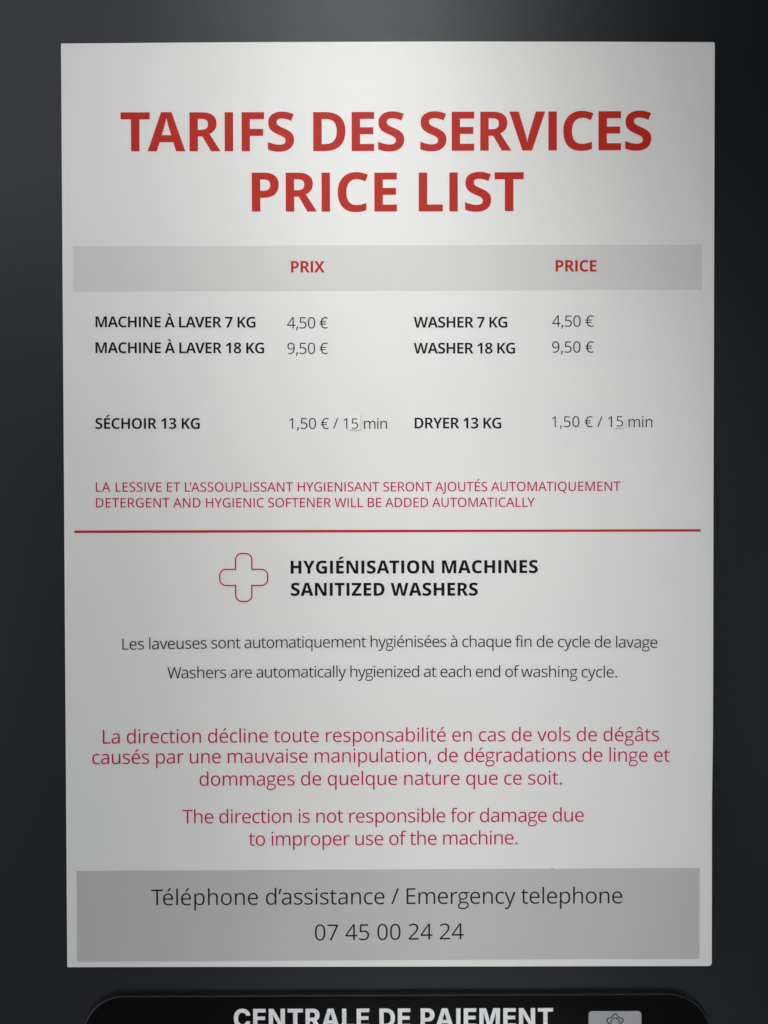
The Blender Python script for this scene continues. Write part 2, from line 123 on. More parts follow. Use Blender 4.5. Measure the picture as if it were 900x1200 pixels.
  'R': '625|295,714 56,-3 49,-7 43,-13 35,-17 29,-23 22,-27 15,-33 10,-38 3,-43 -2,-35 -7,-31 -12,-27 -23,-35 -29,-26 -33,-21 -36,-16 197,-319 -112,0 -172,293 -136,0 0,-293 -96,0 0,714|290,632 -98,0 0,-259 103,0 39,2 34,7 28,10 22,15 22,26 13,33 5,40 -2,28 -6,25 -10,20 -23,24 -32,16 -27,7 -32,4',
  'S': '551|505,193 -4,-41 -10,-36 -17,-32 -24,-28 -29,-23 -36,-18 -41,-14 -45,-8 -51,-3 -77,4 -35,5 -32,7 -28,8 -25,11 0,91 41,-16 50,-14 54,-10 56,-3 47,3 39,11 31,16 22,22 13,27 4,32 -4,31 -11,26 -20,23 -31,21 -27,13 -33,15 -39,15 -56,23 -46,27 -36,31 -25,36 -12,29 -6,31 -3,35 4,37 9,33 17,29 22,25 27,21 32,17 36,12 40,8 44,2 57,-3 52,-8 47,-13 43,-17 -30,-81 -39,15 -42,12 -45,9 -45,2 -40,-3 -33,-9 -26,-15 -18,-21 -11,-24 -3,-28 3,-32 11,-26 20,-22 29,-20 25,-13 31,-14 36,-14 57,-24 48,-26 38,-29 27,-34 13,-27 7,-31',
  'T': '558|327,0 -96,0 0,630 -220,0 0,84 535,0 0,-84 -219,0',
  'U': '733|643,254 -4,-48 -10,-45 -16,-42 -24,-37 -31,-32 -38,-25 -45,-20 -52,-11 -60,-4 -51,3 -46,9 -41,14 -36,21 -30,26 -31,39 -22,45 -13,51 -4,58 0,458 96,0 0,-460 3,-41 9,-36 14,-31 20,-26 25,-20 32,-15 37,-9 43,-3 39,3 35,7 29,13 24,17 19,22 15,25 14,44 4,51 0,459 96,0',
  'V': '606|606,714 -254,-714 -98,0 -254,714 102,0 157,-452 18,-56 15,-52 11,-49 11,49 15,53 18,57 156,450',
  'W': '937|924,714 -189,-714 -100,0 -135,458 -11,42 -11,43 -9,35 -3,14 -1,9 -2,-9 -2,-14 -8,-35 -10,-43 -12,-45 -131,-455 -100,0 -188,714 100,0 109,-431 11,-45 9,-45 8,-42 6,-39 7,42 9,46 11,47 12,46 122,421 98,0 127,-424 13,-47 11,-47 9,-45 7,-39 8,53 12,58 15,61 108,430',
  'Y': '572|286,368 182,346 104,0 -238,-437 0,-277 -96,0 0,273 -238,441 105,0',
  'É': '556|496,0 -400,0 0,714 400,0 0,-84 -304,0 0,-216 286,0 0,-83 -286,0 0,-247 304,0|458,933 -12,-16 -15,-18 -39,-42 -42,-41 -21,-18 -19,-15 -62,0 0,12 16,21 17,24 35,53 16,27 13,23 113,0',
  '’': '180|161,714 7,-11 -10,-37 -13,-40 -31,-82 -32,-78 -70,0 15,61 14,65 12,64 9,58',
 },
 600: {
  ' ': '260',
  '1': '579|405,0 -138,0 0,430 0,43 1,47 2,46 -26,-26 -28,-24 -78,-65 -72,89 218,174 121,0',
  '3': '579|508,553 -3,-32 -6,-28 -11,-25 -24,-33 -31,-26 -36,-20 -42,-13 0,-4 53,-10 43,-17 34,-25 25,-32 14,-39 5,-46 -3,-38 -10,-37 -17,-33 -24,-31 -31,-25 -38,-21 -46,-16 -54,-9 -62,-3 -59,2 -52,7 -47,13 -46,17 0,119 47,-20 49,-15 49,-9 46,-3 39,2 33,5 26,9 21,13 19,22 11,27 4,31 -4,32 -14,26 -24,20 -33,14 -29,6 -34,4 -39,1 -57,0 0,108 58,0 36,2 31,4 26,8 31,16 22,21 13,26 5,30 -3,25 -10,21 -16,16 -21,12 -26,7 -31,3 -33,-2 -32,-6 -28,-10 -25,-11 -44,-25 -61,93 45,28 53,23 41,12 46,8 52,2 52,-3 46,-9 39,-15 33,-20 26,-26 18,-29 11,-33',
  '7': '579|120,0 270,596 -349,0 0,118 496,0 0,-90 -271,-624',
  '8': '579|290,724 47,-3 43,-8 38,-13 34,-20 28,-24 19,-30 12,-34 4,-40 -4,-41 -13,-35 -21,-30 -26,-26 -31,-23 -35,-20 38,-21 36,-25 31,-28 25,-33 12,-24 8,-28 2,-31 -3,-37 -10,-34 -15,-32 -22,-27 -28,-23 -34,-19 -39,-14 -45,-8 -51,-3 -52,3 -46,8 -40,13 -34,18 -28,23 -21,27 -15,30 -9,35 -4,38 5,46 14,38 22,33 29,27 33,24 37,20 -31,21 -28,24 -24,28 -19,31 -12,35 -3,41 3,35 10,32 16,27 22,23 27,19 31,15 36,11 39,7|170,188 4,-26 10,-23 16,-19 23,-15 30,-9 35,-3 37,2 30,9 23,15 17,19 10,23 3,27 -4,27 -12,24 -18,21 -23,19 -27,16 -30,13 -14,7 -31,-16 -27,-17 -22,-20 -16,-21 -10,-25|289,621 -26,-2 -22,-7 -20,-12 -15,-15 -9,-20 -3,-23 4,-25 9,-21 15,-19 20,-15 48,-28 47,26 19,16 15,18 9,22 4,26 -3,23 -9,20 -15,15 -20,12 -22,7',
  'A': '680|531,0 -62,180 -259,0 -62,-180 -148,0 257,717 164,0 259,-717|379,466 -5,17 -7,24 -16,58 -6,26 -6,21 -5,-23 -6,-27 -14,-53 -6,-23 -6,-20 -57,-169 191,0',
  'C': '640|399,608 -44,-5 -39,-12 -34,-21 -29,-29 -23,-37 -16,-43 -11,-50 -3,-55 2,-50 8,-45 12,-40 18,-34 23,-28 27,-23 33,-17 38,-9 43,-4 46,3 44,8 86,25 0,-118 -44,-15 -46,-11 -48,-6 -55,-2 -54,3 -48,8 -45,15 -39,19 -44,35 -37,43 -28,51 -20,58 -12,64 -4,71 3,52 7,49 13,47 17,43 22,38 27,35 31,31 36,25 41,20 45,15 49,9 54,3 53,-3 54,-8 52,-15 49,-20 -47,-112 -37,16 -39,13 -42,10',
  'D': '732|676,368 -3,-59 -9,-53 -14,-49 -20,-43 -25,-38 -30,-34 -34,-28 -40,-23 -59,-23 -67,-13 -73,-5 -214,0 0,714 232,0 71,-4 64,-14 56,-22 49,-30 41,-39 32,-47 19,-41 13,-45 8,-50|531,363 -3,51 -8,44 -14,38 -19,32 -24,26 -30,20 -35,14 -39,9 -45,3 -88,0 0,-485 72,0 55,4 48,12 40,19 32,27 26,35 18,42 10,51',
  'E': '553|498,0 -410,0 0,714 410,0 0,-115 -272,0 0,-170 255,0 0,-115 -255,0 0,-198 272,0',
  'G': '734|387,396 275,0 0,-366 -58,-17 -63,-13 -68,-7 -73,-3 -68,5 -62,14 -54,23 -47,33 -40,42 -31,50 -18,43 -13,48 -8,53 -3,57 5,71 15,65 24,58 24,39 29,34 34,29 39,25 44,20 48,14 53,8 58,3 61,-3 59,-9 53,-13 48,-18 -47,-113 -39,16 -44,13 -45,8 -49,3 -47,-4 -42,-11 -36,-17 -31,-25 -25,-29 -20,-35 -14,-40 -8,-44 -3,-47 2,-49 8,-44 13,-40 19,-34 24,-29 29,-23 35,-17 41,-10 47,-4 62,4 27,4 23,5 0,165 -143,0',
  'H': '753|665,0 -139,0 0,313 -299,0 0,-313 -139,0 0,714 139,0 0,-285 299,0 0,285 139,0',
  'I': '314|88,0 139,0 0,714 -139,0',
  'K': '651|651,0 -159,0 -200,309 -65,-50 0,-259 -139,0 0,714 139,0 0,-332 45,58 47,57 173,217 155,0 -255,-315',
  'L': '551|88,0 0,714 138,0 0,-598 295,0 0,-116',
  'M': '935|401,0 -193,573 -4,0 2,-23 1,-29 4,-71 1,-75 0,-375 -124,0 0,714 191,0 187,-548 4,0 187,548 191,0 0,-714 -131,0 0,380 1,70 3,69 2,30 1,23 -4,0 -193,-572',
  'N': '795|707,0 -174,0 -325,551 -4,0 2,-26 1,-29 4,-67 1,-66 0,-363 -124,0 0,714 173,0 324,-546 4,0 -1,22 -2,29 -3,66 -1,34 0,30 0,365 125,0',
  'O': '789|732,358 -2,-54 -7,-50 -12,-46 -16,-43 -21,-39 -25,-35 -30,-30 -35,-25 -40,-20 -45,-14 -50,-9 -55,-3 -55,3 -50,9 -45,14 -40,20 -35,25 -31,30 -25,35 -21,39 -15,43 -12,47 -6,50 -3,54 4,71 12,64 21,58 28,50 38,43 45,34 40,20 46,15 50,8 55,3 55,-3 50,-8 44,-15 40,-19 46,-35 37,-43 28,-50 21,-59 12,-64|202,358 2,-49 7,-45 11,-40 16,-35 21,-28 26,-24 31,-16 37,-10 41,-4 43,4 36,10 31,16 26,24 20,28 16,35 11,40 7,45 2,49 -3,55 -8,50 -14,42 -20,37 -26,29 -33,21 -40,13 -47,4 -42,-4 -37,-10 -31,-17 -26,-23 -21,-28 -16,-35 -11,-40 -7,-44',
  'R': '648|302,714 58,-3 52,-7 44,-13 37,-18 30,-23 24,-28 16,-33 10,-38 4,-44 -5,-47 -13,-40 -21,-34 -27,-28 -32,-23 -35,-19 202,-316 -159,0 -163,278 -98,0 0,-278 -138,0 0,714|298,604 -72,0 0,-217 74,0 41,3 33,9 27,15 19,22 12,29 4,36 -4,32 -11,26 -18,20 -27,14 -35,8',
  'S': '562|522,203 -4,-39 -10,-36 -16,-34 -24,-30 -30,-25 -36,-21 -43,-16 -49,-9 -55,-3 -42,1 -39,3 -35,6 -32,7 -59,22 0,127 49,-20 53,-17 55,-10 54,-4 38,3 31,8 24,13 17,17 11,21 3,24 -3,25 -11,21 -19,19 -27,18 -25,12 -29,13 -35,14 -53,25 -45,26 -35,31 -25,37 -12,28 -7,33 -2,36 3,40 11,35 17,31 24,27 29,22 34,17 39,13 43,7 47,3 61,-3 56,-10 49,-15 45,-17 -43,-111 -42,17 -43,13 -44,9 -43,3 -32,-3 -27,-7 -20,-12 -15,-15 -8,-19 -3,-21 4,-25 10,-21 19,-18 27,-18 39,-19 49,-21 54,-24 44,-26 36,-30 26,-34 11,-27 7,-31',
  'V': '644|644,714 -245,-714 -154,0 -245,714 152,0 131,-413 16,-54 14,-57 5,-27 4,-23 4,23 6,27 13,57 16,54 131,413',
  'W': '981|968,714 -184,-714 -156,0 -105,394 -4,17 -5,20 -11,45 -8,43 -4,18 -2,14 -2,-14 -3,-18 -8,-43 -10,-46 -10,-38 -104,-392 -155,0 -184,714 138,0 95,-399 10,-42 10,-48 9,-48 6,-41 9,54 11,60 13,59 6,26 6,24 97,355 133,0 98,-357 6,-23 7,-27 13,-60 12,-59 4,-28 4,-24 3,27 6,30 13,64 6,31 7,27 95,399',
  'Y': '612|306,404 156,310 150,0 -236,-436 0,-278 -139,0 0,273 -237,441 151,0',
  'À': '680|531,0 -62,180 -259,0 -62,-180 -148,0 257,717 164,0 259,-717|379,466 -5,17 -7,24 -16,58 -6,26 -6,21 -5,-23 -6,-27 -14,-53 -6,-23 -6,-20 -57,-169 191,0|345,936 16,-23 18,-26 41,-53 20,-24 16,-21 0,-13 -91,0 -20,15 -23,18 -49,41 -47,42 -20,18 -15,16 0,10',
  'É': '553|498,0 -410,0 0,714 410,0 0,-115 -272,0 0,-170 255,0 0,-115 -255,0 0,-198 272,0|488,926 -15,-16 -20,-18 -47,-42 -49,-41 -23,-18 -21,-15 -90,0 0,13 17,21 19,24 41,53 19,26 15,23 154,0',
 },
 700: {
  ' ': '260',
  'A': '694|526,0 -54,166 -250,0 -54,-166 -168,0 250,717 193,0 251,-717|388,448 -5,19 -7,26 -17,63 -7,29 -5,23 -5,-24 -7,-29 -15,-59 -7,-26 -6,-22 -49,-153 179,0',
  'C': '643|398,595 -40,-4 -36,-13 -32,-20 -26,-27 -21,-34 -15,-41 -10,-48 -3,-53 3,-47 6,-43 12,-37 16,-33 21,-27 26,-21 30,-15 36,-10 40,-3 46,3 44,9 87,27 0,-132 -45,-16 -47,-11 -49,-7 -55,-2 -54,3 -49,8 -44,15 -40,20 -45,34 -36,43 -28,51 -20,58 -11,64 -4,70 2,53 8,49 12,46 17,43 23,39 26,35 32,30 36,26 41,20 45,15 49,9 54,3 53,-3 54,-9 54,-14 51,-21 -51,-125 -37,17 -40,13 -41,10',
  'D': '733|678,369 -3,-59 -9,-53 -14,-49 -20,-44 -25,-38 -30,-34 -35,-28 -39,-23 -60,-23 -66,-13 -73,-5 -220,0 0,714 237,0 72,-4 64,-14 57,-22 49,-30 40,-39 33,-47 18,-40 13,-45 8,-50|516,364 -2,47 -8,42 -13,36 -17,30 -22,25 -27,19 -32,13 -36,8 -41,3 -78,0 0,-458 62,0 51,3 44,11 37,18 30,26 23,33 16,40 10,48',
  'E': '552|499,0 -415,0 0,714 415,0 0,-127 -259,0 0,-153 242,0 0,-127 -242,0 0,-178 259,0',
  'F': '532|238,0 -154,0 0,714 414,0 0,-127 -260,0 0,-179 242,0 0,-127 -242,0',
  'I': '325|84,0 156,0 0,714 -156,0',
  'L': '561|84,0 0,714 156,0 0,-586 288,0 0,-128',
  'P': '622|310,714 64,-4 56,-10 46,-18 38,-26 29,-31 21,-38 12,-44 4,-50 -3,-46 -11,-44 -19,-41 -27,-36 -24,-22 -28,-18 -33,-14 -39,-11 -43,-7 -49,-2 -64,0 0,-252 -156,0 0,714|305,587 -65,0 0,-207 50,0 38,3 33,8 26,14 20,20 12,28 4,36 -3,28 -9,24 -16,20 -23,14 -30,9',
  'R': '657|305,714 59,-3 52,-7 45,-13 38,-19 31,-23 24,-28 17,-33 10,-39 4,-43 -5,-45 -12,-40 -20,-34 -26,-29 -31,-24 -35,-20 203,-314 -177,0 -159,273 -83,0 0,-273 -156,0 0,714|301,593 -61,0 0,-200 62,0 36,2 31,9 25,14 18,20 11,27 4,34 -4,29 -9,23 -17,18 -24,13 -32,8',
  'S': '567|529,208 -4,-39 -10,-37 -16,-34 -24,-31 -30,-26 -36,-22 -44,-16 -50,-10 -57,-3 -44,1 -38,3 -36,6 -32,8 -61,23 0,141 51,-22 56,-17 55,-11 53,-4 34,3 28,7 22,11 15,15 9,19 3,21 -3,23 -11,19 -18,16 -26,17 -37,18 -48,20 -52,25 -44,27 -35,30 -25,37 -12,29 -7,33 -2,37 4,41 10,36 18,32 24,27 30,22 36,18 40,13 44,7 48,3 63,-3 57,-11 50,-15 46,-18 -48,-123 -43,18 -44,13 -43,9 -42,3 -30,-2 -24,-6 -18,-11 -13,-13 -8,-16 -2,-19 3,-22 10,-19 19,-17 27,-16 37,-19 50,-22 51,-24 44,-26 34,-29 25,-35 12,-27 6,-31',
  'T': '578|367,0 -156,0 0,585 -191,0 0,129 538,0 0,-129 -191,0',
  'V': '660|660,714 -242,-714 -177,0 -241,714 172,0 121,-397 7,-25 7,-28 14,-60 5,-27 4,-23 4,23 5,27 13,59 7,28 8,26 121,397',
  'X': '673|670,0 -179,0 -157,255 -158,-255 -173,0 237,368 -223,346 173,0 145,-242 143,242 175,0 -224,-355',
 },
 701: {
  ' ': '260',
  'A': '702|523,0 -49,158 -246,0 -49,-158 -179,0 246,717 209,0 247,-717|393,438 -5,20 -7,28 -17,65 -8,31 -5,24 -5,-25 -7,-30 -16,-62 -7,-27 -6,-24 -44,-144 172,0',
  'C': '644|397,588 -38,-4 -34,-12 -30,-20 -25,-26 -20,-34 -14,-40 -9,-45 -3,-52 2,-46 6,-42 11,-36 16,-31 20,-26 25,-21 29,-15 34,-9 38,-3 46,3 45,9 87,29 0,-140 -46,-17 -47,-11 -49,-7 -55,-2 -54,3 -50,8 -44,15 -40,20 -45,34 -36,43 -28,51 -20,58 -11,64 -4,70 2,52 8,50 12,46 18,43 22,39 27,35 31,30 36,26 41,20 45,15 49,9 54,3 53,-3 55,-9 54,-15 52,-21 -52,-131 -38,16 -40,14 -41,9',
  'D': '733|679,370 -3,-59 -8,-54 -15,-49 -20,-44 -25,-38 -30,-34 -35,-28 -39,-23 -60,-23 -66,-13 -73,-5 -223,0 0,714 240,0 72,-4 64,-14 57,-22 49,-30 41,-39 32,-47 18,-40 14,-45 8,-49|508,364 -3,46 -7,40 -11,35 -17,29 -21,24 -25,18 -30,13 -35,8 -39,3 -73,0 0,-444 58,0 48,3 42,11 35,18 28,24 22,32 15,40 10,46',
  'E': '551|500,0 -418,0 0,714 418,0 0,-134 -253,0 0,-143 235,0 0,-134 -235,0 0,-167 253,0',
  'G': '737|376,407 291,0 0,-376 -59,-17 -65,-13 -70,-8 -75,-3 -67,5 -61,13 -54,23 -48,32 -40,41 -32,51 -18,43 -14,49 -8,53 -2,58 5,72 14,64 24,58 24,39 29,34 34,30 40,24 43,20 49,14 53,8 58,3 64,-3 60,-9 54,-14 48,-18 -53,-131 -40,16 -42,12 -44,8 -47,3 -44,-4 -38,-10 -33,-17 -27,-23 -23,-28 -16,-32 -12,-37 -8,-39 -2,-43 2,-45 8,-41 11,-37 17,-31 21,-26 26,-21 31,-15 35,-9 40,-3 52,3 25,3 19,4 0,140 -135,0',
  'H': '759|676,0 -165,0 0,302 -263,0 0,-302 -166,0 0,714 166,0 0,-275 263,0 0,275 165,0',
  'I': '331|82,0 166,0 0,714 -166,0',
  'M': '951|395,0 -171,545 -4,0 2,-24 2,-30 4,-71 1,-76 0,-344 -147,0 0,714 224,0 168,-528 4,0 167,528 223,0 0,-714 -153,0 0,347 1,72 3,71 2,30 1,24 -4,0 -169,-544',
  'N': '814|731,0 -212,0 -294,528 -4,0 2,-26 2,-30 3,-66 1,-63 0,-343 -147,0 0,714 212,0 293,-522 3,0 -1,24 -2,28 -3,65 0,32 -1,28 0,345 148,0',
  'O': '793|738,358 -2,-54 -7,-50 -11,-46 -16,-43 -21,-39 -25,-35 -31,-30 -35,-25 -41,-20 -45,-14 -51,-9 -57,-3 -56,3 -51,9 -46,14 -40,20 -36,25 -30,30 -26,35 -21,39 -16,43 -11,47 -7,50 -2,54 4,71 12,64 20,58 21,39 26,34 31,30 35,25 41,20 46,14 51,8 56,3 56,-3 51,-8 46,-15 41,-19 35,-26 30,-29 26,-35 20,-38 20,-59 12,-64|227,358 2,-45 6,-41 10,-37 13,-31 19,-27 23,-21 27,-15 32,-10 37,-3 38,3 32,10 28,15 22,21 18,27 14,31 9,37 6,41 2,45 -3,51 -7,45 -12,39 -17,34 -22,27 -29,19 -36,12 -42,4 -37,-4 -33,-9 -27,-15 -23,-22 -19,-26 -13,-32 -10,-36 -6,-41',
  'R': '662|306,714 60,-3 52,-7 46,-14 38,-18 31,-23 25,-28 17,-34 10,-38 4,-44 -4,-44 -12,-39 -20,-34 -25,-29 -31,-25 -35,-21 205,-313 -188,0 -157,270 -75,0 0,-270 -165,0 0,714|303,587 -56,0 0,-191 56,0 34,2 29,8 24,13 18,19 10,27 4,33 -3,27 -10,22 -15,17 -23,12 -30,8',
  'S': '569|533,210 -4,-39 -10,-36 -16,-35 -24,-31 -30,-27 -37,-22 -44,-17 -51,-10 -58,-3 -44,1 -39,3 -35,6 -33,8 -62,24 0,149 53,-23 56,-18 56,-11 52,-4 33,3 26,6 20,11 14,14 9,17 3,19 -4,22 -10,18 -18,16 -26,16 -35,17 -47,20 -51,25 -44,27 -35,30 -25,37 -12,29 -7,33 -2,37 4,42 11,37 18,32 24,27 30,23 36,18 41,13 45,7 49,3 64,-4 57,-10 51,-16 46,-18 -51,-129 -43,17 -44,14 -44,9 -41,3 -28,-2 -22,-5 -18,-10 -12,-12 -7,-15 -2,-17 3,-21 10,-18 18,-16 27,-16 37,-18 49,-22 51,-24 42,-26 34,-30 25,-35 12,-27 6,-31',
  'T': '581|373,0 -165,0 0,578 -187,0 0,136 539,0 0,-136 -187,0',
  'W': '1009|995,714 -180,-714 -191,0 -87,354 -3,14 -5,19 -10,47 -9,48 -3,21 -2,17 -3,-17 -3,-21 -9,-48 -10,-47 -4,-19 -4,-15 -87,-353 -191,0 -180,714 161,0 87,-379 4,-18 5,-22 10,-50 10,-51 4,-23 3,-20 4,29 5,32 13,69 14,66 7,29 5,24 81,314 155,0 80,-315 6,-24 7,-29 14,-66 13,-69 6,-32 3,-28 4,27 6,32 13,69 7,31 5,24 88,380',
  'Y': '637|319,426 140,288 178,0 -236,-436 0,-278 -165,0 0,273 -236,441 179,0',
  'Z': '600|572,0 -540,0 0,105 327,474 -318,0 0,135 522,0 0,-105 -327,-474 336,0',
  'É': '551|500,0 -418,0 0,714 418,0 0,-134 -253,0 0,-143 235,0 0,-134 -235,0 0,-167 253,0|508,922 -18,-16 -22,-19 -53,-42 -54,-41 -25,-18 -21,-14 -108,0 0,13 18,21 21,24 44,53 20,25 17,24 181,0',
 },
 800: {
  ' ': '269',
  'A': '770|23,0 243,728 230,0 251,-728 -194,0 -101,318 -24,82 -23,87 -23,91 -22,95 38,0 -22,-95 -21,-92 -21,-86 -22,-82 -97,-318|188,155 0,131 394,0 0,-131',
  'C': '743|384,-10 -63,5 -59,15 -54,24 -48,33 -41,42 -34,52 -19,44 -14,48 -9,53 -3,57 3,58 9,53 14,49 20,44 34,51 41,43 49,33 54,24 58,14 62,5 63,-4 57,-13 53,-22 45,-30 39,-38 30,-46 22,-53 12,-60 -174,0 -6,25 -10,23 -13,20 -17,16 -20,13 -23,10 -25,6 -28,2 -34,-3 -31,-9 -27,-14 -24,-20 -20,-26 -16,-30 -11,-36 -7,-40 -3,-45 3,-46 7,-40 12,-36 16,-30 19,-25 24,-20 27,-13 31,-9 33,-3 28,2 25,6 23,10 20,13 17,17 14,20 10,22 7,26 174,0 -9,-48 -19,-48 -27,-45 -37,-41 -45,-35 -53,-27 -40,-13 -44,-7',
  'D': '722|324,0 -193,0 0,147 186,0 39,3 36,7 31,11 26,18 22,22 17,29 12,36 7,42 3,49 -3,49 -7,42 -13,35 -17,29 -22,23 -26,17 -32,12 -35,7 -40,2 -188,0 0,148 197,0 71,-5 63,-15 57,-24 50,-33 41,-42 33,-50 24,-58 14,-65 5,-72 -5,-72 -14,-65 -24,-58 -33,-50 -41,-42 -50,-33 -57,-25 -63,-14|229,728 0,-728 -172,0 0,728',
  'E': '610|57,0 0,728 505,0 0,-141 -333,0 0,-151 306,0 0,-137 -306,0 0,-158 332,0 0,-141',
  'I': '286|57,0 172,0 0,728 -172,0',
  'L': '565|57,0 0,728 172,0 0,-587 304,0 0,-141',
  'M': '943|57,0 0,728 268,0 93,-284 8,-30 10,-38 10,-44 10,-48 19,-94 8,-42 6,-36 -33,0 6,35 8,42 18,95 11,47 10,44 9,39 8,30 92,284 269,0 0,-728 -174,0 0,313 1,28 0,35 1,40 2,43 2,91 1,44 0,41 11,0 -21,-90 -23,-90 -11,-42 -11,-39 -9,-33 -9,-28 -103,-313 -144,0 -105,313 -8,28 -10,33 -11,38 -12,42 -23,91 -22,90 13,0 1,-40 1,-44 2,-90 1,-44 1,-40 1,-35 0,-29 0,-313',
  'N': '766|57,0 0,728 189,0 203,-329 39,-68 18,-37 19,-40 19,-46 19,-52 -17,0 -3,42 -3,47 -5,95 -2,42 -1,36 0,310 177,0 0,-728 -190,0 -186,301 -24,41 -21,38 -20,39 -21,41 -22,48 -25,54 19,0 7,-101 3,-48 3,-43 1,-38 0,-31 0,-301',
  'P': '652|57,0 0,728 298,0 52,-4 47,-11 42,-17 37,-24 30,-30 25,-35 18,-39 10,-44 4,-48 -4,-48 -11,-43 -18,-40 -25,-34 -31,-29 -37,-24 -43,-17 -48,-10 -53,-4 -185,0 0,136 153,0 37,4 31,10 24,17 17,23 11,27 3,32 -3,32 -11,28 -17,22 -24,16 -31,10 -37,4 -89,0 0,-588',
  'R': '662|57,0 0,728 298,0 52,-4 47,-10 42,-16 37,-22 30,-28 25,-34 18,-38 10,-43 4,-47 -4,-48 -11,-42 -18,-38 -25,-32 -31,-27 -37,-21 -43,-15 -48,-10 -53,-3 -190,0 0,137 158,0 37,2 31,8 24,14 17,19 11,25 3,31 -3,31 -11,26 -17,19 -24,14 -31,9 -37,3 -89,0 0,-588|456,0 -177,332 185,0 181,-332',
  'T': '677|32,587 0,141 612,0 0,-141 -219,0 0,-587 -173,0 0,587',
 },
}
